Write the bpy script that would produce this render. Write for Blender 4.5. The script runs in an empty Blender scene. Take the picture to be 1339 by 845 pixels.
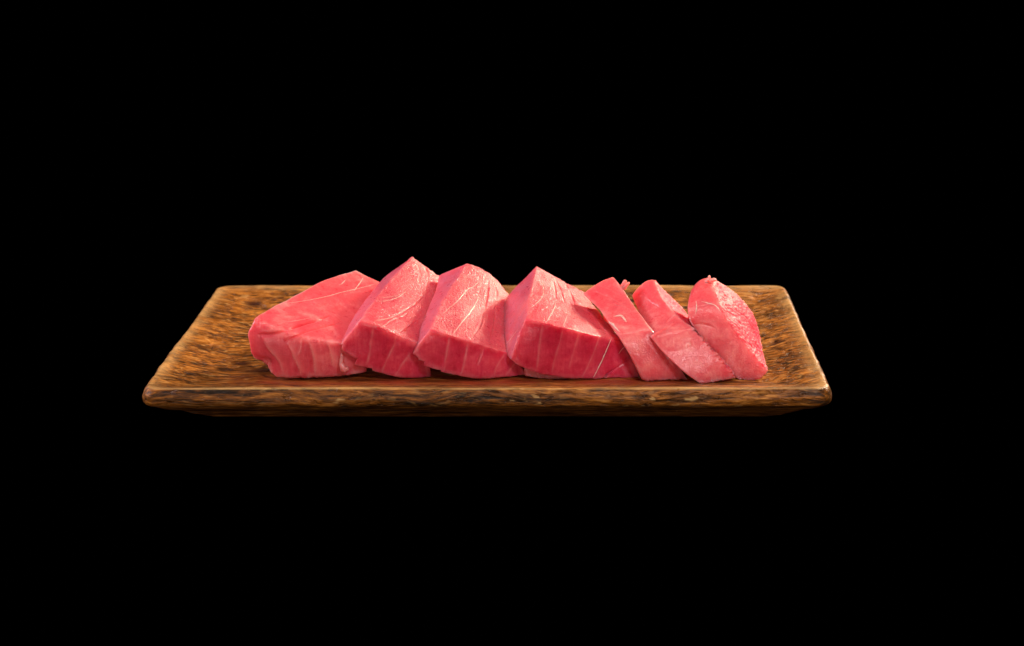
import bpy, math, random
import numpy as np
from mathutils import Vector
from mathutils.bvhtree import BVHTree

R = math.radians
random.seed(7)
scene = bpy.context.scene
COL = scene.collection

# ------------------------------------------------------------------ camera
PW, PH = 1339.0, 845.0            # size of the photograph
F = 2128.0                        # focal length in its pixels
PITCH = R(17.6)
CAM = np.array([0.0372, -0.670, 0.2643])
PX0, PY0 = 747.0, 422.5           # principal point (the picture is a crop)
cd = bpy.data.cameras.new('camera')
cam = bpy.data.objects.new('camera', cd)
COL.objects.link(cam)
cam.location = CAM
cam.rotation_euler = (R(90) - PITCH, 0, 0)
cd.sensor_fit = 'HORIZONTAL'
cd.sensor_width = 36.0
cd.lens = 36.0 * F / PW
cd.shift_x = -(PX0 - PW / 2) / PW
cd.clip_start, cd.clip_end = 0.01, 50.0
cd.dof.use_dof = True
cd.dof.focus_distance = 0.735
cd.dof.aperture_fstop = 13.0
scene.camera = cam

# ------------------------------------------------------------------ world
w = bpy.data.worlds.new('World')
scene.world = w
w.use_nodes = True
w.node_tree.nodes['Background'].inputs[0].default_value = (0, 0, 0, 1)
w.node_tree.nodes['Background'].inputs[1].default_value = 0.0

# ------------------------------------------------------------------ studio lamps
def area(name, loc, aim, size, power, color, size_y=None):
    l = bpy.data.lights.new(name, 'AREA')
    l.energy = power
    l.color = color
    l.shape = 'RECTANGLE'
    l.size = size
    l.size_y = size_y or size
    o = bpy.data.objects.new(name, l)
    COL.objects.link(o)
    o.location = loc
    o.rotation_euler = (Vector(aim) - Vector(loc)).to_track_quat('-Z', 'Y').to_euler()
    return o

area('back_lamp', (0.52, 0.58, 0.34), (0.02, 0.06, 0.03), 0.12, 12.0, (1.0, 0.80, 0.58), 0.12)
area('left_softbox', (-0.60, 0.10, 0.36), (0.0, 0.06, 0.03), 0.20, 3.6, (1.0, 0.88, 0.96))
area('top_softbox', (0.06, 0.00, 0.85), (0.0, 0.07, 0.02), 0.20, 3.0, (1.0, 0.88, 0.78))
area('front_softbox', (0.36, -0.56, 0.62), (0.0, 0.05, 0.03), 0.13, 4.2, (1.0, 0.91, 0.88))
area('fill_softbox', (-0.25, -0.85, 0.20), (0.0, 0.05, 0.02), 0.30, 2.0, (1.0, 0.86, 0.80))

vs = scene.view_settings
vs.view_transform = 'Standard'
vs.look = 'None'
vs.exposure = 0.0
vs.gamma = 1.0
scene.cycles.use_denoising = True
scene.cycles.sample_clamp_indirect = 4.0
scene.cycles.max_bounces = 8

# ------------------------------------------------------------------ helpers
CP, SP = math.cos(PITCH), math.sin(PITCH)

def ray(px, py):
    """direction of the sight line through a pixel of the photograph"""
    a, b = (px - PX0) / F, (py - PY0) / F
    d = np.array([a, CP - b * SP, -SP - b * CP])
    return d

def at(px, py, Y):
    """the point of that sight line at depth Y (metres behind the tray's front edge)"""
    d = ray(px, py)
    return CAM + d * ((Y - CAM[1]) / d[1])

_P = np.random.RandomState(11).permutation(256)
_P = np.concatenate([_P, _P, _P])
_G = np.random.RandomState(5).normal(size=(256, 3))
_G /= np.linalg.norm(_G, axis=1)[:, None]

def noise(p, seed=0):
    """gradient noise, vectorised, about -1..1"""
    p = np.asarray(p, float) + seed * 17.31
    i = np.floor(p).astype(int)
    f = p - i
    u = f * f * f * (f * (f * 6 - 15) + 10)
    i &= 255
    def g(dx, dy, dz):
        h = _P[_P[_P[(i[:, 0] + dx) & 255] + ((i[:, 1] + dy) & 255)] + ((i[:, 2] + dz) & 255)] & 255
        return ((f - (dx, dy, dz)) * _G[h]).sum(1)
    def mix(a, b, t): return a + (b - a) * t
    x0 = mix(mix(g(0,0,0), g(1,0,0), u[:,0]), mix(g(0,1,0), g(1,1,0), u[:,0]), u[:,1])
    x1 = mix(mix(g(0,0,1), g(1,0,1), u[:,0]), mix(g(0,1,1), g(1,1,1), u[:,0]), u[:,1])
    return mix(x0, x1, u[:, 2]) * 1.5

def fbm(p, seed=0, octv=3):
    s, a = 0, 1.0
    p = np.asarray(p, float)
    for k in range(octv):
        s = s + a * noise(p * 2.03 ** k, seed + k)
        a *= 0.5
    return s

def smooth(a, b, x):
    t = np.clip((x - a) / (b - a), 0, 1)
    return t * t * (3 - 2 * t)

def normals(V, Q):
    a, b, c, d = (V[Q[:, k]] for k in range(4))
    n = np.cross(c - a, d - b)
    N = np.zeros_like(V)
    for k in range(4):
        np.add.at(N, Q[:, k], n)
    return N / (np.linalg.norm(N, axis=1)[:, None] + 1e-20)

def mesh_object(name, V, Q, mat, parent=None, attrs=None, origin=None):
    V = np.asarray(V, float)
    o3 = np.zeros(3) if origin is None else np.asarray(origin, float)
    me = bpy.data.meshes.new(name)
    Q = np.asarray(Q)
    me.vertices.add(len(V))
    me.vertices.foreach_set('co', (V - o3).astype(np.float32).ravel())
    nf, k = Q.shape
    me.loops.add(nf * k)
    me.loops.foreach_set('vertex_index', Q.astype(np.int32).ravel())
    me.polygons.add(nf)
    me.polygons.foreach_set('loop_start', np.arange(0, nf * k, k, dtype=np.int32))
    me.update(calc_edges=True)
    me.validate()
    me.polygons.foreach_set('use_smooth', np.ones(len(me.polygons), dtype=bool))
    for an, av in (attrs or {}).items():
        a = me.attributes.new(an, 'FLOAT', 'POINT')
        a.data.foreach_set('value', np.asarray(av, np.float32))
    me.materials.append(mat)
    o = bpy.data.objects.new(name, me)
    COL.objects.link(o)
    if parent is not None:
        o.parent = parent
    else:
        o.location = o3
    return o

# ------------------------------------------------------------------ materials
class NT:
    def __init__(self, name):
        self.m = bpy.data.materials.new(name)
        self.m.use_nodes = True
        self.t = self.m.node_tree
        self.b = self.t.nodes['Principled BSDF']
    def n(self, typ, ins=None, **kw):
        nd = self.t.nodes.new(typ)
        for k, v in kw.items():
            setattr(nd, k, v)
        for k, v in (ins or {}).items():
            self.put(nd.inputs[k], v)
        return nd
    def put(self, sock, v):
        if hasattr(v, 'is_output'):
            self.t.links.new(v, sock)
        else:
            sock.default_value = v
    def set(self, **kw):
        for k, v in kw.items():
            self.put(self.b.inputs[k.replace('_', ' ')], v)
    def math(self, op, a, b=0.5, c=None, clamp=False):
        nd = self.n('ShaderNodeMath', operation=op, use_clamp=clamp)
        self.put(nd.inputs[0], a); self.put(nd.inputs[1], b)
        if c is not None: self.put(nd.inputs[2], c)
        return nd.outputs[0]
    def mix(self, fac, a, b):
        nd = self.n('ShaderNodeMix', data_type='RGBA')
        self.put(nd.inputs[0], fac); self.put(nd.inputs[6], a); self.put(nd.inputs[7], b)
        return nd.outputs[2]
    def noise(self, vec, scale, detail=3.0, rough=0.5, dist=0.0):
        nd = self.n('ShaderNodeTexNoise', {'Vector': vec, 'Scale': scale, 'Detail': detail,
                                           'Roughness': rough, 'Distortion': dist})
        return nd.outputs[0]
    def ramp(self, fac, stops):
        nd = self.n('ShaderNodeValToRGB', {'Fac': fac})
        e = nd.color_ramp.elements
        while len(e) < len(stops): e.new(0.5)
        for el, (p, c) in zip(e, stops):
            el.position = p
            el.color = (*c, 1) if len(c) == 3 else c
        return nd.outputs[0]
    def rng(self, x, a, b, c=0.0, d=1.0):
        nd = self.n('ShaderNodeMapRange', {'Value': x, 'From Min': a, 'From Max': b, 'To Min': c, 'To Max': d})
        return nd.outputs[0]
    def attr(self, name):
        return self.n('ShaderNodeAttribute', attribute_name=name).outputs['Fac']
    def bump(self, h, dist, strength=1.0, normal=None):
        ins = {'Height': h, 'Distance': dist, 'Strength': strength}
        nd = self.n('ShaderNodeBump', ins)
        if normal is not None: self.put(nd.inputs['Normal'], normal)
        return nd.outputs[0]

def flesh_material(name, deep, mid, pale, rough=0.30):
    t = NT(name)
    co = t.n('ShaderNodeTexCoord').outputs['Object']
    a = t.noise(co, 85.0, 4.0, 0.55, 0.6)
    b = t.noise(co, 420.0, 3.0, 0.6)
    fv = t.n('ShaderNodeMapping', {'Vector': co, 'Rotation': (0.5, 0.5, 0.3), 'Scale': (1.0, 1.0, 0.10)}).outputs[0]
    fib = t.noise(fv, 900.0, 2.0, 0.6)
    f = t.math('ADD', t.math('MULTIPLY', a, 0.60), t.math('ADD', t.math('MULTIPLY', b, 0.20), t.math('MULTIPLY', fib, 0.20)))
    c = t.ramp(f, [(0.34, deep), (0.52, mid), (0.70, pale)])
    grain = t.attr('grain')
    c = t.mix(t.math('MULTIPLY', t.attr('deep'), 1.0, clamp=True), c, t.ramp(f, [(0.34, (0.47, 0.006, 0.034)), (0.52, (0.61, 0.018, 0.062)), (0.72, (0.76, 0.08, 0.12))]))
    sp = t.noise(co, 1500.0, 2.0, 0.6)
    spk = t.math('MULTIPLY', t.rng(sp, 0.54, 0.70), t.math('MULTIPLY', grain, 0.42))
    c = t.mix(spk, c, (0.93, 0.50, 0.38, 1))
    c = t.mix(t.math('MULTIPLY', t.attr('skin'), 1.0, clamp=True), c, (0.56, 0.130, 0.190, 1))
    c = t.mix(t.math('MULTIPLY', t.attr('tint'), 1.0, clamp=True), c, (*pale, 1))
    c = t.mix(t.math('MULTIPLY', t.attr('vein'), 0.45, clamp=True), c, (0.90, 0.52, 0.46, 1))
    h = t.math('ADD', t.math('MULTIPLY', sp, t.math('ADD', grain, 0.05)), t.math('MULTIPLY', b, 0.10))
    nrm = t.bump(h, 0.00060, 1.0)
    t.set(Base_Color=c, Roughness=t.math('ADD', t.rng(b, 0.3, 0.7, rough - 0.06, rough + 0.16), t.math('MULTIPLY', t.attr('torn'), 0.16)),
          Subsurface_Weight=1.0, Subsurface_Radius=(1.0, 0.34, 0.29), Subsurface_Scale=0.0098,
          IOR=1.40, Specular_IOR_Level=t.math('SUBTRACT', t.math('ADD', 0.14, t.math('MULTIPLY', grain, 0.55)), t.math('MULTIPLY', t.attr('torn'), 0.10), clamp=True), Coat_Weight=t.math('SUBTRACT', 0.36, t.math('MULTIPLY', t.attr('torn'), 0.31)),
          Coat_Roughness=t.math('ADD', 0.13, t.math('MULTIPLY', t.attr('torn'), 0.15)), Normal=nrm)
    t.put(t.b.inputs['Coat Normal'], t.bump(t.math('ADD', t.math('MULTIPLY', sp, t.math('ADD', grain, 0.12)), t.math('MULTIPLY', b, 0.35)), 0.00045, 1.0))
    return t.m

FLESH = flesh_material('raw_flesh', (0.58, 0.022, 0.055), (0.68, 0.060, 0.094), (0.85, 0.20, 0.20))
FLESH_SALMON = flesh_material('raw_flesh_salmon', (0.66, 0.050, 0.072), (0.75, 0.096, 0.112), (0.86, 0.25, 0.23))
def sinew_material():
    t = NT('sinew')
    co = t.n('ShaderNodeTexCoord').outputs['Object']
    a = t.noise(co, 900.0, 3.0)
    c = t.ramp(a, [(0.3, (0.82, 0.30, 0.26)), (0.6, (0.89, 0.52, 0.44))])
    t.set(Base_Color=c, Roughness=0.32, Subsurface_Weight=0.6, Subsurface_Radius=(1, .4, .3),
          Subsurface_Scale=0.0015, Coat_Weight=0.2, Normal=t.bump(a, 0.0002))
    return t.m
SINEW = sinew_material()

def wood_material():
    t = NT('carved_wood')
    co = t.n('ShaderNodeTexCoord').outputs['Object']
    warp = t.n('ShaderNodeTexNoise', {'Vector': co, 'Scale': 18.0, 'Detail': 2.0}).outputs['Color']
    wv = t.n('ShaderNodeVectorMath', {0: warp, 1: (0.5, 0.5, 0.5)}, operation='SUBTRACT').outputs[0]
    wv = t.n('ShaderNodeVectorMath', {0: wv, 'Scale': 0.012}, operation='SCALE').outputs[0]
    cw = t.n('ShaderNodeVectorMath', {0: co, 1: wv}, operation='ADD').outputs[0]
    st = t.n('ShaderNodeMapping', {'Vector': cw, 'Scale': (0.10, 1.0, 1.0)}).outputs[0]
    st2 = t.n('ShaderNodeMapping', {'Vector': cw, 'Scale': (0.28, 1.0, 1.0)}).outputs[0]
    big = t.noise(st, 150.0, 4.0, 0.6, 0.4)
    fine = t.noise(st, 760.0, 4.0, 0.7)
    patch = t.noise(co, 26.0, 3.0, 0.55)
    tear = t.noise(st2, 500.0, 4.0, 0.62, 0.5)
    f = t.math('ADD', t.math('MULTIPLY', big, 0.34),
               t.math('ADD', t.math('MULTIPLY', fine, 0.52), t.math('MULTIPLY', patch, 0.14)))
    c = t.ramp(f, [(0.40, (0.016, 0.007, 0.002)), (0.46, (0.095, 0.031, 0.005)),
                   (0.54, (0.28, 0.090, 0.011)), (0.64, (0.60, 0.240, 0.042))])
    # dark pores and torn fibres
    calm = t.math('SUBTRACT', 1.0, t.math('MULTIPLY', t.attr('side'), 0.6))
    c = t.mix(t.math('MULTIPLY', t.math('MULTIPLY', t.rng(tear, 0.55, 0.65), 0.55), calm), c, (0.020, 0.008, 0.004, 1))
    c = t.mix(t.math('MULTIPLY', t.math('MULTIPLY', t.rng(tear, 0.43, 0.36), 0.50), calm), c, (0.56, 0.29, 0.09, 1))
    c = t.mix(t.math('MULTIPLY', t.attr('wear'), 0.75, clamp=True), c, (0.60, 0.34, 0.12, 1))
    c = t.mix(t.attr('knot'), c, (0.030, 0.006, 0.003, 1))
    c = t.mix(t.math('MULTIPLY', t.attr('juice'), 0.95, clamp=True), c, (0.26, 0.035, 0.012, 1))  # pink juice plus painted fish reflection
    h = t.math('SUBTRACT', t.math('ADD', t.math('MULTIPLY', fine, 0.5), t.math('MULTIPLY', big, 0.6)),
               t.math('MULTIPLY', t.rng(tear, 0.56, 0.74), 0.8))
    nrm = t.bump(h, 0.0011, 1.0)
    t.set(Base_Color=c, Roughness=t.rng(fine, 0.3, 0.7, 0.28, 0.44), Specular_IOR_Level=0.20,
          Normal=nrm, Coat_Weight=0.0, Coat_Roughness=0.25)
    return t.m
WOOD = wood_material()

# ------------------------------------------------------------------ black surface under the tray
t = NT('black_cloth')
t.set(Base_Color=(0, 0, 0, 1), Roughness=1.0, Specular_IOR_Level=0.0)
g = 24
xs = np.linspace(-1.6, 1.6, g); ys = np.linspace(-1.2, 2.4, g)
V = np.array([(x, y, -0.0022) for y in ys for x in xs])
Q = np.array([(j*g+i, j*g+i+1, (j+1)*g+i+1, (j+1)*g+i) for j in range(g-1) for i in range(g-1)])
ground = mesh_object('ground', V, Q, t.m)
ground['kind'] = 'structure'

# ------------------------------------------------------------------ wooden tray
TX, TY = 0.1526, 0.083            # half width, half depth
RIM = 0.021
FLOOR_Z = 0.0148
def tray():
    # profile: (inset from the outer edge, height); from the middle of the floor over the rim to the base
    prof = [(TY - .0005, FLOOR_Z), (0.060, FLOOR_Z), (0.040, FLOOR_Z), (0.030, FLOOR_Z + .0001), (0.024, FLOOR_Z + .0008),
            (0.018, FLOOR_Z + .0022), (0.011, FLOOR_Z + .0042), (0.0058, RIM - .0010), (0.0038, RIM - .0002), (0.0028, RIM),
            (0.0021, RIM - .0004), (0.0009, RIM - .0022), (0.0001, RIM - .0044), (0.0001, RIM - .0066), (0.0007, RIM - .0080),
            (0.0030, RIM - .0095), (0.0100, RIM - .0132), (0.0170, RIM - .0172), (0.0235, RIM - .0210),
            (0.0255, -0.0011), (0.0290, -0.0014), (TY - .0005, -0.0014)]
    prof = np.array(prof)
    seg = np.r_[0, np.cumsum(np.hypot(*np.diff(prof, axis=0).T))]
    # dense stations, smoothed
    def dense(s): return np.c_[np.interp(s, seg, prof[:, 0]), np.interp(s, seg, prof[:, 1])]
    s = np.r_[np.arange(0, seg[-2], 0.00048), seg[-2], seg[-1]]
    P = dense(s)
    for _ in range(1):
        P[1:-3] = (P[:-4] + 2 * P[1:-3] + P[2:-2]) / 4
    M = 1500
    rows = []
    for ins, z in P:
        a, b = TX - ins, TY - ins
        r = max(0.0068 - ins * 0.25, 0.0015)
        r = min(r, b * 0.999)
        # perimeter walk of the rounded rectangle, same share of points on every side of every loop
        pts = []
        n1, n2, nc = 470, 230, 25
        for (cx, cy, a0, sx0, sy0, n, dx, dy) in (
                (a - r, -(b - r), -90, -(a - r), -b, n1, 1, 0), (a - r, b - r, 0, a, -(b - r), n2, 0, 1),
                (-(a - r), b - r, 90, a - r, b, n1, -1, 0), (-(a - r), -(b - r), 180, -a, b - r, n2, 0, -1)):
            L = 2 * ((a - r) if dx else (b - r))
            tt = np.arange(n) / n * L
            pts.append(np.c_[sx0 + dx * tt, sy0 + dy * tt])
            an = np.radians(a0 + np.arange(nc) / nc * 90)
            pts.append(np.c_[cx + r * np.cos(an), cy + r * np.sin(an)])
        pts = np.concatenate(pts)
        rows.append(np.c_[pts, np.full(len(pts), z)])
    K, Mn = len(rows), len(rows[0])
    V = np.concatenate(rows)
    V[:, 1] += TY
    ins = np.repeat(P[:, 0], Mn)
    top = np.repeat(np.arange(K) < np.argmax(P[:, 1]) + 3, Mn)
    idx = np.arange(K * Mn).reshape(K, Mn)
    nx = np.roll(idx, -1, axis=1)
    Q = np.stack([idx[:-1], idx[1:], nx[1:], nx[:-1]], -1).reshape(-1, 4)
    # caps of the floor and of the base: strips across the narrow middle loop
    cap = []
    for row, flip in ((idx[0], False), (idx[-1], True)):
        n1, nc, n2 = 470, 25, 230
        A = row[0:n1 + 1]
        B = row[n1 + nc + n2 + nc: n1 + nc + n2 + nc + n1 + 1][::-1]
        for k in range(n1):
            q = (A[k], A[k + 1], B[k + 1], B[k])
            cap.append(q[::-1] if flip else q)
    Q = np.concatenate([Q, np.array(cap)])
    N = normals(V, Q)
    if N[idx[2, 50]][2] < 0:
        Q = Q[:, ::-1]; N = -N
    # hand carved unevenness
    X = V * np.array([1, 1, 1])
    base = (V[:, 2] < -0.0006) & ~top
    lowf = fbm(X * 16, 3, 2) * 0.00035
    edge = np.exp(-((ins - 0.003) / 0.0035) ** 2)
    chis = fbm(X * np.array([45, 170, 170]), 9, 3) * 0.00016          # along the grain
    gouge = -np.clip(fbm(X * np.array([130, 280, 280]), 21, 3) - 0.12, 0, 1) * 0.0011 * smooth(0.006, 0.016, ins) * top
    slope = np.exp(-((ins - 0.020) / 0.012) ** 2) * top
    rip = np.sin((V[:, 0] * 0.55 + V[:, 1] * 1.0 + 0.006 * noise(X * 35, 31)) * 2 * np.pi / 0.0042) * 0.00009 * slope
    side = (~top) * 1.0
    rim_ch = fbm(X * np.array([60, 140, 200]), 40, 3) * 0.00030 * side
    under = side * fbm(X * np.array([16, 110, 140]), 47, 3) * 0.0003
    calm = 1 - 0.75 * np.exp(-((V[:, 1] - 0.028) / 0.014) ** 2) * top * (ins > 0.0045)
    disp = (lowf + chis + rip + rim_ch + under + gouge) * calm
    disp = np.where(base, 0, disp)
    flat = smooth(0.035, 0.05, ins) * top
    V = V + N * (disp * (1 - 0.6 * flat))[:, None]
    V[:, 2] = np.maximum(V[:, 2], -0.0014)
    # rubbed rim with crest highlight painted in, dark knots, pink juice plus painted fish reflection
    wear = edge * top * np.clip(0.70 + 0.7 * fbm(X * np.array([30, 120, 120]), 55, 3), 0, 1) * 0.9
    fleck = smooth(0.62, 0.75, fbm(X * np.array([140, 300, 300]), 63, 2)) * np.exp(-((V[:, 2] - (RIM - 0.005)) / 0.003) ** 2) * side
    wear = np.clip(wear + fleck, 0, 1)
    knot = np.zeros(len(V))
    for (px, py, Y, rad, el) in ((317, 472, None, 0.0030, 1.5), (331, 398, None, 0.0032, 1.4), (340, 482, None, 0.0045, 2.4), (1016, 452, None, 0.0025, 1.6)):
        d = ray(px, py); tt = (FLOOR_Z + 0.001 - CAM[2]) / d[2]
        c = CAM + d * tt
        q = np.hypot((V[:, 0] - c[0]) / el, V[:, 1] - c[1]) / rad
        knot = np.maximum(knot, np.exp(-q ** 3) * top * (0.9 if rad < .004 else 0.5))
        V[:, 2] -= np.exp(-q ** 2) * top * 0.0006
    juice = np.exp(-((V[:, 1] - 0.027) / 0.012) ** 2) * smooth(-0.13, -0.09, V[:, 0]) * smooth(0.11, 0.075, V[:, 0]) * top  # pink juice plus painted fish reflection
    juice *= np.clip(0.7 + 0.6 * fbm(X * 60, 71, 2), 0, 1) * smooth(0.004, 0.009, ins)
    o = mesh_object('wooden_tray', V, Q, WOOD, attrs={'side': side, 'wear': wear, 'knot': knot, 'juice': juice}, origin=(0, TY, 0))
    o['label'] = 'shallow hand-carved brown wooden tray with rounded rim, carrying the sliced raw fish'
    o['category'] = 'tray'
    return o
tray()

# ------------------------------------------------------------------ fish slices
NODE = {}
def hexa(corner, mids):
    """20-node block. corner: dict keyed (u,v,w) in -1/1: u left-right, v front-back, w bottom-top"""
    nodes, pos = [], []
    for k, p in corner.items():
        nodes.append(k); pos.append(p)
    for ax in range(3):
        for s1 in (-1, 1):
            for s2 in (-1, 1):
                k = [s1, s2]; k.insert(ax, 0); k = tuple(k)
                a = list(k); a[ax] = -1; b = list(k); b[ax] = 1
                nodes.append(k)
                pos.append(mids[k] if k in mids else (corner[tuple(a)] + corner[tuple(b)]) / 2)
    pos = np.array(pos)
    def f(p):
        x, y, z = p[:, 0], p[:, 1], p[:, 2]
        out = np.zeros((len(p), 3))
        for (i, j, k), q in zip(nodes, pos):
            if i and j and k:
                n = (1 + x*i) * (1 + y*j) * (1 + z*k) * (x*i + y*j + z*k - 2) / 8
            elif i == 0:
                n = (1 - x*x) * (1 + y*j) * (1 + z*k) / 4
            elif j == 0:
                n = (1 - y*y) * (1 + x*i) * (1 + z*k) / 4
            else:
                n = (1 - z*z) * (1 + x*i) * (1 + y*j) / 4
            out += n[:, None] * q
        return out
    return f

def block_mesh(f, L, res, rad):
    n = [max(8, int(round(l / res))) for l in L]
    I, J, K = np.meshgrid(*[np.arange(m + 1) for m in n], indexing='ij')
    b = (I == 0) | (I == n[0]) | (J == 0) | (J == n[1]) | (K == 0) | (K == n[2])
    ids = -np.ones(b.shape, int)
    ids[b] = np.arange(b.sum())
    Lh = np.array(L) / 2
    p = np.stack([I[b] / n[0], J[b] / n[1], K[b] / n[2]], -1) * 2 - 1
    q = p * Lh
    c = np.clip(q, -(Lh - rad), Lh - rad)
    d = q - c
    ln = np.linalg.norm(d, axis=1)[:, None]
    m = np.abs(d).max(1)[:, None]
    q = np.where(ln > 1e-9, c + d / np.maximum(ln, 1e-9) * m, q)
    pr = q / Lh
    V = f(pr)
    Q = []
    for ax in range(3):
        for side in (0, n[ax]):
            s = np.take(ids, side, axis=ax)
            a = np.stack([s[:-1, :-1], s[1:, :-1], s[1:, 1:], s[:-1, 1:]], -1).reshape(-1, 4)
            flip = (side == 0) ^ (ax == 1)
            Q.append(a[:, ::-1] if flip else a)
    return V, np.concatenate(Q), p, pr

def polyline(bvh, pts, step=0.0004):
    """pixels of the photograph dropped on the slice's surface"""
    out = []
    P = np.array(pts, float)
    # Catmull-Rom through the pixels
    Pe = np.vstack([2 * P[0] - P[1], P, 2 * P[-1] - P[-2]])
    dense = []
    for i in range(1, len(Pe) - 2):
        a, b, c, d = Pe[i-1], Pe[i], Pe[i+1], Pe[i+2]
        for t_ in np.linspace(0, 1, 14, endpoint=False):
            dense.append(0.5 * ((2*b) + (-a+c)*t_ + (2*a-5*b+4*c-d)*t_**2 + (-a+3*b-3*c+d)*t_**3))
    dense.append(P[-1])
    for q in dense:
        d = ray(*q)
        loc, nor, i, ds = bvh.ray_cast(Vector(CAM), Vector(d).normalized())
        if loc is not None:
            out.append((np.array(loc), np.array(nor)))
    return out

def dist_to(V, line):
    """distance of every vertex to a polyline and the share along it"""
    pts = np.array([a for a, _ in line])
    best = np.full(len(V), 1.0)
    tt = np.zeros(len(V))
    lo, hi = pts.min(0) - 0.004, pts.max(0) + 0.004
    near = np.where(((V > lo) & (V < hi)).all(1))[0]
    if not len(near): return best, tt
    W = V[near]
    bd = np.full(len(W), 1.0); bt = np.zeros(len(W))
    for k in range(len(pts) - 1):
        a, b = pts[k], pts[k+1]
        ab = b - a
        l2 = max((ab ** 2).sum(), 1e-14)
        s = np.clip(((W - a) @ ab) / l2, 0, 1)
        d = np.linalg.norm(W - a - s[:, None] * ab, axis=1)
        m = d < bd
        bd[m] = d[m]; bt[m] = ((k + s) / (len(pts) - 1))[m]
    best[near] = bd; tt[near] = bt
    return best, tt

def ribbon(line, width, proud, seed):
    """a thin raised strand lying on the surface, tapering at both ends"""
    pts = np.array([a for a, _ in line]); nor = np.array([b for _, b in line])
    s = np.r_[0, np.cumsum(np.linalg.norm(np.diff(pts, axis=0), axis=1))]
    n = max(10, int(s[-1] / 0.0006))
    q = np.linspace(0, s[-1], n)
    P = np.stack([np.interp(q, s, pts[:, k]) for k in range(3)], 1)
    Nn = np.stack([np.interp(q, s, nor[:, k]) for k in range(3)], 1)
    for _ in range(2):
        Nn[1:-1] = (Nn[:-2] + Nn[1:-1] + Nn[2:]) / 3
    Nn /= np.linalg.norm(Nn, axis=1)[:, None]
    T = np.gradient(P, axis=0); T /= np.linalg.norm(T, axis=1)[:, None] + 1e-12
    B = np.cross(T, Nn)
    tp = np.sin(np.pi * np.linspace(0.03, 0.97, n)) ** 0.6
    wv = 0.95 * width * tp * (0.75 + 0.55 * noise(np.c_[q * 600, q * 0 + seed, q * 0]))
    P = P + B * (noise(np.c_[q * 350, q * 0 + seed + 9, q * 0]) * width * 0.5)[:, None]
    ang = np.linspace(0, 2 * np.pi, 8, endpoint=False)
    V = np.concatenate([P + B * (wv * np.cos(a))[:, None] + Nn * (proud * tp * np.sin(a) * (1 if np.sin(a) > 0 else 1.6))[:, None] for a in ang])
    idx = np.arange(8 * n).reshape(8, n)
    nx = np.roll(idx, -1, axis=0)
    Q = np.stack([idx[:, :-1], nx[:, :-1], nx[:, 1:], idx[:, 1:]], -1).reshape(-1, 4)
    return V, Q

def shred(points, radii, seed):
    """a small torn thread or lump of flesh: a tapering lumpy tube"""
    P0 = np.array(points); s = np.linspace(0, 1, len(P0)); q = np.linspace(0, 1, 18)
    P = np.stack([np.interp(q, s, P0[:, k]) for k in range(3)], 1)
    for _ in range(2): P[1:-1] = (P[:-2] + 2 * P[1:-1] + P[2:]) / 4
    r = np.interp(q, s, radii)
    r[0] *= 0.3; r[-1] *= 0.25
    T = np.gradient(P, axis=0); T /= np.linalg.norm(T, axis=1)[:, None]
    A = np.cross(T, (0.3, 0.8, 0.52)); A /= np.linalg.norm(A, axis=1)[:, None]
    B = np.cross(T, A)
    m = 12
    V = []
    for k in range(m):
        a = 2 * np.pi * k / m
        V.append(P + (A * math.cos(a) + B * math.sin(a)) * r[:, None])
    V = np.concatenate(V)
    V += V * 0
    N = (V - np.tile(P, (m, 1)))
    V = V + N * (0.30 * noise(V * 900, seed))[:, None]
    n = len(P)
    idx = np.arange(m * n).reshape(m, n); nx = np.roll(idx, -1, axis=0)
    Q = np.stack([idx[:, :-1], nx[:, :-1], nx[:, 1:], idx[:, 1:]], -1).reshape(-1, 4)
    return V, Q

KEY = {'FTL': (-1,-1,1), 'FTR': (1,-1,1), 'FBL': (-1,-1,-1), 'FBR': (1,-1,-1),
       'BTL': (-1,1,1), 'BTR': (1,1,1), 'BBL': (-1,1,-1), 'BBR': (1,1,-1),
       'FT': (0,-1,1), 'FB': (0,-1,-1), 'BT': (0,1,1), 'BB': (0,1,-1),
       'FL': (-1,-1,0), 'FR': (1,-1,0), 'BL': (-1,1,0), 'BR': (1,1,0),
       'TL': (-1,0,1), 'TR': (1,0,1), 'BoL': (-1,0,-1), 'BoR': (1,0,-1)}

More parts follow.
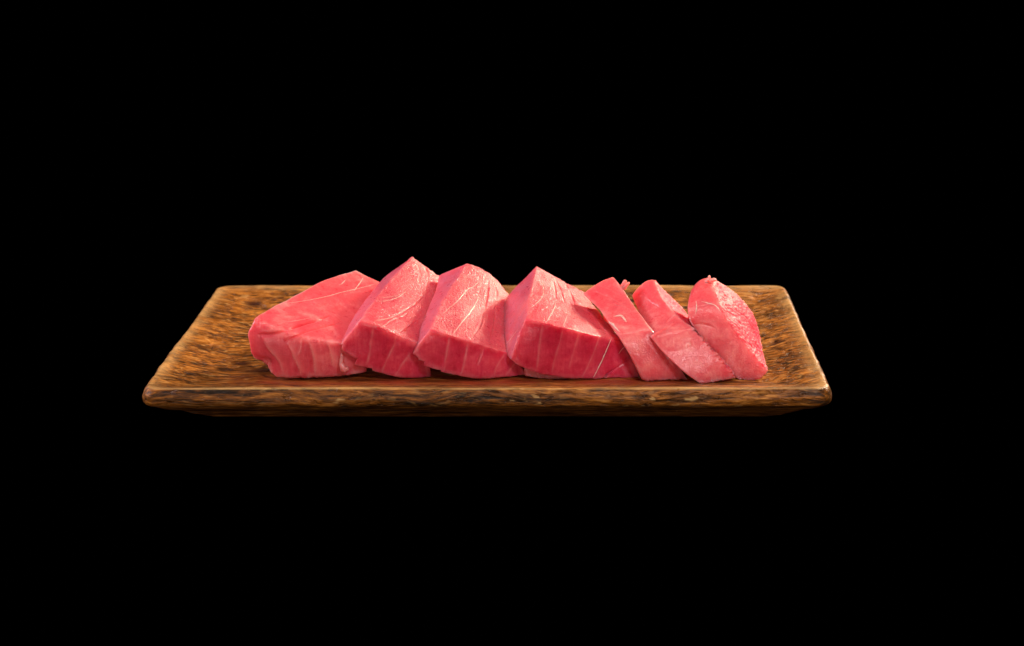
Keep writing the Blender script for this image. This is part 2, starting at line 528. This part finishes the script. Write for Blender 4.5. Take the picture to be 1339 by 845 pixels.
def fish_slice(spec, seed):
    corner, mids = {}, {}
    for k, v in spec['pts'].items():
        p = np.array(v[1:]) if v[0] == 'xyz' else at(*v)
        if p[2] < FLOOR_Z + 0.0002: p[2] = FLOOR_Z + 0.0002
        key = KEY[k]
        (mids if 0 in key else corner)[key] = p
    f = hexa(corner, mids)
    c = {k: corner[KEY[k]] for k in ('FTL','FTR','FBL','FBR','BTL','BTR','BBL','BBR')}
    d = lambda a, b: np.linalg.norm(c[a] - c[b])
    L = [max(d('FTL','FTR'), d('FBL','FBR'), d('BTL','BTR')), max(d('FTL','BTL'), d('FTR','BTR')), max(d('FTL','FBL'), d('FTR','FBR'))]
    V, Q, p, pr = block_mesh(f, L, spec.get('res', 0.00036), spec.get('rad', 0.0012))
    N = normals(V, Q)
    # soft weight of each face
    e = 4
    wt = {'front': np.clip(-p[:,1],0,1)**40, 'back': np.clip(p[:,1],0,1)**40, 'top': np.clip(p[:,2],0,1)**40,
          'bottom': np.clip(-p[:,2],0,1)**40, 'left': np.clip(-p[:,0],0,1)**40, 'right': np.clip(p[:,0],0,1)**40}
    deep = wt['front'] * spec.get('deep', 0.0) * (0.25 + 0.75 * smooth(-1.0, -0.25, p[:, 0] + 0.25 * noise(V * 130, seed + 50)))
    deep = deep + (wt['right'] * 0.75 if spec.get('lumps') else 0)
    skin = wt['left'] * spec.get('skin', 0.0) * np.clip(0.75 + 0.5 * fbm(V * 140, seed + 51, 2), 0, 1)  # mauve sheen of the silver skin painted into the left face
    g = spec.get('grain', {})
    grain = sum(wt[k] * g.get(k, 0.10) for k in wt)
    # limp, uneven flesh
    disp = fbm(V * 48, seed, 2) * 0.0008 + fbm(V * 150, seed + 3, 2) * 0.00016
    lum = spec.get('lumps', {})
    fray = 1 - np.sort(np.abs(p) * 0 + (1 - np.abs(p)) * np.array(L) / 2, axis=1)[:, 1] / 0.0026  # edge mask for the painted translucent glow
    tint0 = np.clip(fray, 0, 1) * np.clip(0.5 + 0.8 * fbm(V * 260, seed + 20, 3), 0, 1) * spec.get('fray', 0.65)  # edges paled in the colour, standing in for translucent glow
    for k, a in lum.items():
        disp += wt[k] * (np.abs(fbm(V * 600, seed + 8, 2)) * a + fbm(V * 1000, seed + 9, 2) * a * 0.35)
    disp += grain * fbm(V * 1100, seed + 5, 2) * 0.00013
    # ragged cut along the front edges
    rag = spec.get('rag', 0.0)
    if rag:
        ed = np.exp(-((1 - np.abs(p[:, 2])) * L[2] / 2 / 0.0012)) * np.where(p[:, 2] > 0, spec.get('rag_top', 0.3), 1.0) * np.exp(-((1 + p[:, 1]) * L[1] / 2 / 0.002))
        disp += ed * fbm(V * 700, seed + 12, 3) * rag
    nt = spec.get('notch', 0.0)
    if nt:
        dt, db, dr = ((1 - p[:, 2]) * L[2] / 2, (1 - p[:, 1]) * L[1] / 2, (1 - p[:, 0]) * L[0] / 2)
        ed = np.exp(-dt / 0.0016) * np.maximum(np.exp(-db / 0.0022), 0.8 * np.exp(-dr / 0.0018))
        disp += ed * (np.abs(noise(V * 230, seed + 60)) * 1.6 + 0.5 * noise(V * 620, seed + 61) - 0.3) * nt
    rs = spec.get('rag_side', 0.0)
    if rs:
        ed = np.exp(-((1 - p[:, 0]) * L[0] / 2 / 0.0016)) * np.exp(-((1 + p[:, 1]) * L[1] / 2 / 0.003)) * (p[:, 2] < 0.9)
        V[:, 0] += ed * (np.abs(noise(V * np.array([0, 0, 330]), seed + 14)) - 0.25) * rs
    V = V + N * disp[:, None]
    # saw-toothed lower front edge where the muscle bands end one by one
    if 'teeth' in spec:
        tu, tz = np.array(spec['teeth']).T
        k = np.exp(-((1 + p[:, 2]) * L[2] / 2 / 0.0035)) * np.exp(-np.maximum((1 + p[:, 1]) * L[1] / 2 - 0.002, 0) / 0.004)
        up = c['FTL'] - c['FBL']; up /= np.linalg.norm(up)
        V = V + up * (np.interp(p[:, 0], tu, tz) * 0.001 * k)[:, None]
    for (px, py, Y, dx, dy, rad) in spec.get('push', ()):
        c0 = at(px, py, Y)
        q = (CAM[1] * 0 + (c0 - CAM)[1] * CP - (c0 - CAM)[2] * SP) / F
        mv = np.array([dx * q, dy * q * SP * -1, -dy * q * CP])
        V = V + mv * np.exp(-(((V - c0) ** 2).sum(1)) / rad ** 2)[:, None]
    V[:, 2] = np.maximum(V[:, 2], FLOOR_Z - 0.0002)
    bvh = BVHTree.FromPolygons([tuple(v) for v in V], [tuple(q) for q in Q])
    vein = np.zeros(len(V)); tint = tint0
    N = normals(V, Q)
    off = np.zeros(len(V))
    for (pts, width, depth, pale) in spec.get('lines', ()):
        ln = polyline(bvh, pts)
        if len(ln) < 2: continue
        dd, tt = dist_to(V, ln)
        wd = width * (0.75 + 0.30 * noise(V * 300, seed + 40))
        k = np.exp(-(dd / wd) ** 2) * np.clip(0.75 + 0.9 * noise(V * 190, seed + 41), 0.1, 1)
        fade = smooth(0, 0.12, tt) * smooth(1, 0.88, tt) * 0.6 + 0.4
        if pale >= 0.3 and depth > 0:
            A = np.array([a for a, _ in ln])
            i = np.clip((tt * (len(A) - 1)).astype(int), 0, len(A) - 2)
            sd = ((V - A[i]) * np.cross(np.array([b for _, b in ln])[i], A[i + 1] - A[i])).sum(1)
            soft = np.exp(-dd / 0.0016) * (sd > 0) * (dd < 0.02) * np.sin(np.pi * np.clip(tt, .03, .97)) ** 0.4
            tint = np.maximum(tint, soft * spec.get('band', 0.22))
        off -= k * depth * (0.35 if pale >= 0.3 and depth > 0 else 1.0) * fade
        vein = np.maximum(vein, k * pale * fade)
    # muscle bands: one side of the line stands a little proud of the other
    for (pts, height, reach) in spec.get('steps', ()):
        ln = polyline(bvh, pts)
        if len(ln) < 2: continue
        dd, tt = dist_to(V, ln)
        A = np.array([a for a, _ in ln])
        i = np.clip((tt * (len(A) - 1)).astype(int), 0, len(A) - 2)
        tan = A[i + 1] - A[i]
        nn = np.array([b for _, b in ln])[i]
        side = ((V - A[i]) * np.cross(nn, tan)).sum(1)
        # right-hand side of the line is raised
        fade = np.sin(np.pi * np.clip(tt, 0.02, 0.98)) ** 0.5
        sgn = smooth(-0.0004, 0.0004, side / (np.linalg.norm(tan, axis=1) + 1e-12))
        off += np.where(dd < 0.02, sgn * np.exp(-(dd / reach)) * height * fade, 0)
    V = V + N * off[:, None]
    org = np.array([V[:, 0].mean(), V[:, 1].mean(), V[:, 2].min()])
    e = bpy.data.objects.new('fish_slice', None)
    COL.objects.link(e)
    e.empty_display_size = 0.01
    e.location = org
    e['label'] = spec['label']; e['category'] = 'fish slice'; e['group'] = 'raw fish slices in a row on the tray'
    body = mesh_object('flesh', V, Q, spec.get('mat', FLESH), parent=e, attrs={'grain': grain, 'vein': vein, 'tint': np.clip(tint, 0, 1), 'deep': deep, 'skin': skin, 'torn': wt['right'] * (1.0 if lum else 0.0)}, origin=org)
    bvh = BVHTree.FromPolygons([tuple(v) for v in V], [tuple(q) for q in Q])
    for k, (pts, width) in enumerate(spec.get('sinews', ())):  # sinews, and wet glints on the fifth slice
        ln = polyline(bvh, pts)
        if len(ln) < 3: continue
        v, q = ribbon(ln, width, 0.00010, seed * 10 + k)
        mesh_object('sinew', v, q, SINEW, parent=e, origin=org)
    for k, (pts, rr) in enumerate(spec.get('shreds', ())):
        v, q = shred([at(*a) for a in pts], rr, seed * 10 + k)
        mesh_object('flesh_shred', v, q, spec.get('mat', FLESH), parent=e, origin=org,
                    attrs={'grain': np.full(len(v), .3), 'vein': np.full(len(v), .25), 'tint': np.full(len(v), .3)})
    for k, (pts8, rd) in enumerate(spec.get('flaps', ())):
        cn = {KEY[a]: at(*b) for a, b in pts8.items()}
        for a in cn: cn[a][2] = max(cn[a][2], FLOOR_Z + 0.0003)
        ff = hexa(cn, {})
        dl = lambda a, b: np.linalg.norm(cn[KEY[a]] - cn[KEY[b]])
        v, q, pp, _ = block_mesh(ff, [dl('FBL','FBR'), dl('FBL','BBL'), max(dl('FBL','FTL'), 2 * rd + .0003)], 0.0004, rd)
        nn = normals(v, q)
        v = v + nn * (fbm(v * 300, seed + 30 + k, 3) * 0.0006)[:, None]
        mesh_object('flap', v, q, spec.get('mat', FLESH), parent=e, origin=org,
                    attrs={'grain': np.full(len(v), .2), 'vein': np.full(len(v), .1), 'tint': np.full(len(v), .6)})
    return e

FRT = 0.030
SL = []
SL.append(dict(
    label='leftmost pink fish slice, broad top sloping up to the right, ragged pale front edge',
    pts=dict(FTL=(331,417,.033), FTR=(478,452,.032), FBL=(328,462,.031), FBR=(480,488,.031),
             BTL=(467,352,.090), BTR=(502,372,.092), BBL=('xyz',-.098,.085,.019), BBR=('xyz',-.060,.092,.0165),
             FT=(385,438,.0285), FB=(368,492,.029), TL=(396,379,.062), FL=(326,440,.030)),
    grain=dict(top=.15, front=.15), rag=0.0005, rag_top=0.7, deep=0.4, mat=FLESH_SALMON,
    lines=[([(340,438),(360,436),(385,428),(410,420),(430,413)],.0008,.0016,0),
           ([(374,446),(395,436),(420,428),(445,421)],.0007,.0012,0),
           ([(345,446),(352,458),(364,472),(370,488)],.0005,.0008,.35),
           ([(377,448),(383,465),(391,482),(393,490)],.0005,.0007,.5),
           ([(402,444),(408,460),(411,475),(412,489)],.0005,.0007,.55),
           ([(427,446),(431,458),(434,472),(436,479)],.0005,.0006,.5),
           ([(394,444),(393,456),(390,464)],.0006,-.0003,.5),
           ([(447,448),(446,462),(447,475)],.0006,.0003,.4)],
    steps=[([(340,438),(346,448),(352,458),(364,472),(370,488)],.0009,.006),([(374,447),(383,465),(391,482),(393,490)],.0007,.005),([(400,443),(408,460),(411,475),(412,489)],.0006,.005),([(427,446),(431,458),(434,472),(436,479)],.0006,.004)],
    push=[(341,478,.030,6,-5,.004),(366,489,.030,-3,2,.003),(331,437,.032,-4,0,.003),(333,424,.032,3,0,.003),(352,474,.030,3,-4,.003)],
    fray=0.9, band=0.8,  # fray: strength of the painted edge glow
    sinews=[([(372,397),(395,394),(412,391),(430,387),(448,382),(470,377),(492,371)],.00022),
            ([(463,380),(470,371),(475,363)],.00026), ([(443,373),(447,371),(452,366)],.00022),
            ([(375,421),(390,419),(405,416)],.00012)],
    shreds=[([(447,462,.0288),(446,474,.0282),(449,483,.0276),(456,483,.0280)],[.0006,.0010,.0016,.0009])],
))
SL.append(dict(
    label='second fish slice from the left, tall pointed back corner, two curved white sinews on top',
    pts=dict(FTL=(472,418,.029), FTR=(556,455,.033), FBL=(444,452,.0275), FBR=(566,494,.033),
             BTL=(540,335,.088), BTR=(578,361,.090), BBL=(502,365,.086), BBR=('xyz',-.040,.094,.0165),
             FT=(508,433,.028), FB=(492,488,.028), TL=(495,386,.057), BoL=(468,405,.055)),
    grain=dict(top=.75, front=.10, left=.35), rag=0.0003, deep=0.8, skin=0.75, notch=0.0007,
    lines=[([(488,428),(485,445),(483,462),(479,478)],.0006,.0004,.45),
           ([(519,437),(514,453),(505,472),(499,488)],.0006,.0005,.45),
           ([(536,462),(526,476),(517,491)],.0006,.0005,.45),
           ([(514,413),(530,406),(545,396),(554,387)],.0005,.0009,0),
           ([(523,435),(535,427),(548,417)],.0005,.0012,0),
           ([(500,428),(515,418),(532,411)],.0004,.0006,.2),
           ([(546,345),(549,360),(547,372)],.0006,.0005,.3), ([(556,350),(560,362),(556,380)],.0006,.0005,.3)],
    sinews=[([(490,393),(500,394),(512,392),(522,388),(531,381)],.00028), ([(494,388),(505,389),(517,387),(527,383)],.00014),
            ([(489,419),(500,418),(512,415),(524,409),(532,405)],.00020), ([(533,360),(541,358),(547,351),(549,345)],.00014)],
    teeth=[(-1,0),(-.95,.6),(-.92,-.7),(-.5,1.1),(-.48,-1.5),(-.12,.5),(-.10,-.2),(.3,.2),(1,0)],
))
SL.append(dict(
    label='third fish slice from the left, rounded rear corner, grainy top with branching white sinews',
    pts=dict(FTL=(562,430,.028), FTR=(668,462,.033), FBL=(538,464,.027), FBR=(690,490,.0335),
             BTL=(611,344,.086), BTR=(667,388,.088), BBL=(574,360,.084), BBR=('xyz',-.008,.094,.0165),
             FT=(612,445,.0275), FB=(596,493,.027), TL=(583,388,.056), BoL=(556,412,.054), BT=(642,357,.088)),
    grain=dict(top=.85, front=.10, left=.35), rag=0.0003, deep=0.8, skin=0.75, notch=0.0007,
    lines=[([(588,439),(585,455),(582,472),(580,487)],.0006,.0004,.45),
           ([(612,447),(609,462),(606,478),(602,492)],.0006,.0004,.4),
           ([(632,452),(628,466),(624,478)],.0006,.0004,.25),
           ([(660,463),(650,478),(646,491)],.0006,.0004,.4), ([(674,474),(668,482),(662,490)],.0006,.0004,.45),
           ([(618,441),(628,425),(634,405),(638,385),(639,368)],.0006,.0007,.2),
           ([(640,446),(646,425),(648,400)],.0006,.0006,.1),
           ([(628,352),(630,366),(626,385)],.0006,.0004,.35), ([(645,368),(650,382),(648,396)],.0006,.0004,.25)],
    sinews=[([(578,412),(586,404),(596,396),(604,387),(611,379),(620,374),(626,368)],.00024),
            ([(592,438),(602,424),(613,411),(622,397),(627,386)],.00030), ([(573,429),(583,433),(592,437)],.00016)],
    teeth=[(-1,0),(-.82,.7),(-.80,-.3),(-.67,.9),(-.65,-1.0),(-.3,.6),(-.28,-.3),(0,.1),(1,0)],
))
SL.append(dict(
    label='widest fish slice in the middle, red banded front face with a thick white line',
    pts=dict(FTL=(687,416,.029), FTR=(814,447,.039), FBL=(667,470,.0275), FBR=(838,497,.034),
             BTL=(702,348,.082), BTR=(764,382,.092), BBL=(662,388,.080), BBR=('xyz',.050,.088,.0165),
             FT=(745,430,.0275), FB=(728,494,.0275), TL=(693,384,.054), BoL=(653,440,.050), TR=(786,411,.067)),
    grain=dict(top=.7, front=.10, left=.40), rag=0.0003, deep=0.85, skin=0.75, notch=0.0005,
    lines=[([(709,424),(706,445),(704,465),(702,484)],.0006,.0004,.4),
           ([(736,430),(731,450),(725,470),(722,486)],.0006,.0004,.3),
           ([(758,434),(750,458),(744,482)],.0006,.0004,.3),
           ([(785,437),(778,456),(768,480),(760,495)],.0005,.0004,.35),
           ([(676,470),(675,452),(680,432)],.0005,.0005,.1),
           ([(788,496),(800,485),(815,475),(824,466)],.0005,.0014,0),
           ([(724,361),(733,378),(738,395)],.0006,.0005,.25), ([(740,370),(747,385),(752,400)],.0006,.0005,.2),
           ([(752,390),(768,402),(782,422),(792,436)],.0005,.0004,.25),
           ([(716,352),(725,372),(727,390)],.0006,.0004,.25)],
    sinews=[([(692,404),(700,398),(708,390),(711,381),(709,372),(704,368)],.00022),
            ([(714,422),(720,412),(725,402),(727,394)],.00024), ([(735,429),(739,420),(742,412)],.00022),
            ([(800,441),(794,456),(787,472),(779,488),(775,495)],.00034), ([(809,463),(814,456),(819,452)],.00026),
            ([(661,451),(668,443),(674,435),(679,428)],.00012)],
    flaps=[(dict(FTL=(685,480,.0295), FTR=(742,493,.0295), FBL=(686,494,.0295), FBR=(744,497,.0305),
                 BTL=(690,475,.046), BTR=(745,485,.046), BBL=(690,484,.046), BBR=(745,488,.046)), .0012)],
))
SL.append(dict(
    label='narrow fish strip draped over the widest slice, shiny wet patch below its bend',
    pts=dict(FTL=(807,437,.033), FTR=(850,430,.0355), FBL=(841,498,.0265), FBR=(902,500,.0285),
             BTL=(762,384,.069), BTR=(802,361,.070), BBL=(799,409,.076), BBR=('xyz',.052,.074,.018),
             FL=(822,463,.0282), FR=(878,464,.0305), BT=(780,370,.070), TL=(785,407,.052), TR=(829,398,.054)),
    grain=dict(top=.2, front=.2), rag=0.0005, rag_top=0.0, rad=0.0011, mat=FLESH_SALMON,
    lines=[([(776,381),(795,388),(815,398)],.0005,.0002,.2), ([(784,373),(805,382),(822,393)],.0005,.0002,.2),
           ([(792,402),(808,398),(826,404)],.0006,.0004,.1), ([(857,440),(868,462),(880,482)],.0006,.0003,.15)],
    sinews=[([(793,421),(801,424),(807,431),(811,434)],.0009), ([(802,414),(812,413),(819,421)],.0008)],  # wet glints built as two pale ribbons
    shreds=[([(809,380,.067),(815,374,.067),(818,366,.067)],[.0014,.0012,.0007]), ([(812,380,.066),(817,375,.066),(823,369,.066)],[.0012,.0010,.0005])],
))
SL.append(dict(
    label='curled pale fish strip with jagged right edge, between the draped strip and the last slice',
    pts=dict(FTL=(850,440,.031), FTR=(909,428,.035), FBL=(917,504,.0215), FBR=(965,494,.027),
             BTL=(826,386,.071), BTR=(857,366,.069), BBL=(852,420,.078), BBR=(901,413,.073), TL=(836,410,.056),
             FL=(878,473,.0238), FR=(937,460,.029), BT=(842,368,.070), TR=(872,399,.052)),
    grain=dict(top=.2, front=.2, right=.06), lumps=dict(right=.0004), rag=0.0004, rag_side=0.0075, rag_top=0.0, rad=0.0011, mat=FLESH_SALMON,
    lines=[([(851,442),(862,434),(874,427),(884,420)],.0009,-.0006,0), ([(870,424),(884,412),(896,420)],.0005,.0002,.2),
           ([(838,386),(850,395),(868,405)],.0006,.0003,.2), ([(895,455),(899,450),(903,452)],.0010,-.0004,.6)],
    sinews=[],
))
SL.append(dict(
    label='rightmost fish slice, right face rough and glistening, thread of flesh at its tip',
    pts=dict(FTL=(904,426,.040), FTR=(948,416,.0385), FBL=(964,498,.030), FBR=(1003,486,.029),
             BTL=(905,377,.064), BTR=(931,363,.070), BT=(915,365,.068), BBL=('xyz',.090,.064,.0165), BBR=(992,436,.070),
             FR=(978,456,.0325), TL=(898,400,.045), TR=(938,388,.050), BR=(970,392,.070), BoR=(999,462,.050), FB=(988,499,.029)),
    grain=dict(top=.25, front=.25, right=.06), lumps=dict(right=.0005), rag=0.0004, rag_top=0.0, rad=0.0011, mat=FLESH_SALMON,
    lines=[([(907,425),(918,424),(930,427),(938,432)],.0006,.0006,.2), ([(905,404),(920,400),(934,396)],.0006,.0002,.1)],
    sinews=[([(917,394),(924,396),(932,398),(938,402),(942,408)],.0004), ([(909,411),(911,402),(910,394)],.0003)],
    shreds=[([(923,370,.064),(927,365,.064),(928,360,.064)],[.0013,.0009,.0003]), ([(928,369,.063),(933,366,.063),(937,366,.063)],[.0013,.0009,.0004])],
))
for i, s in enumerate(SL):
    fish_slice(s, 3 + i * 7)
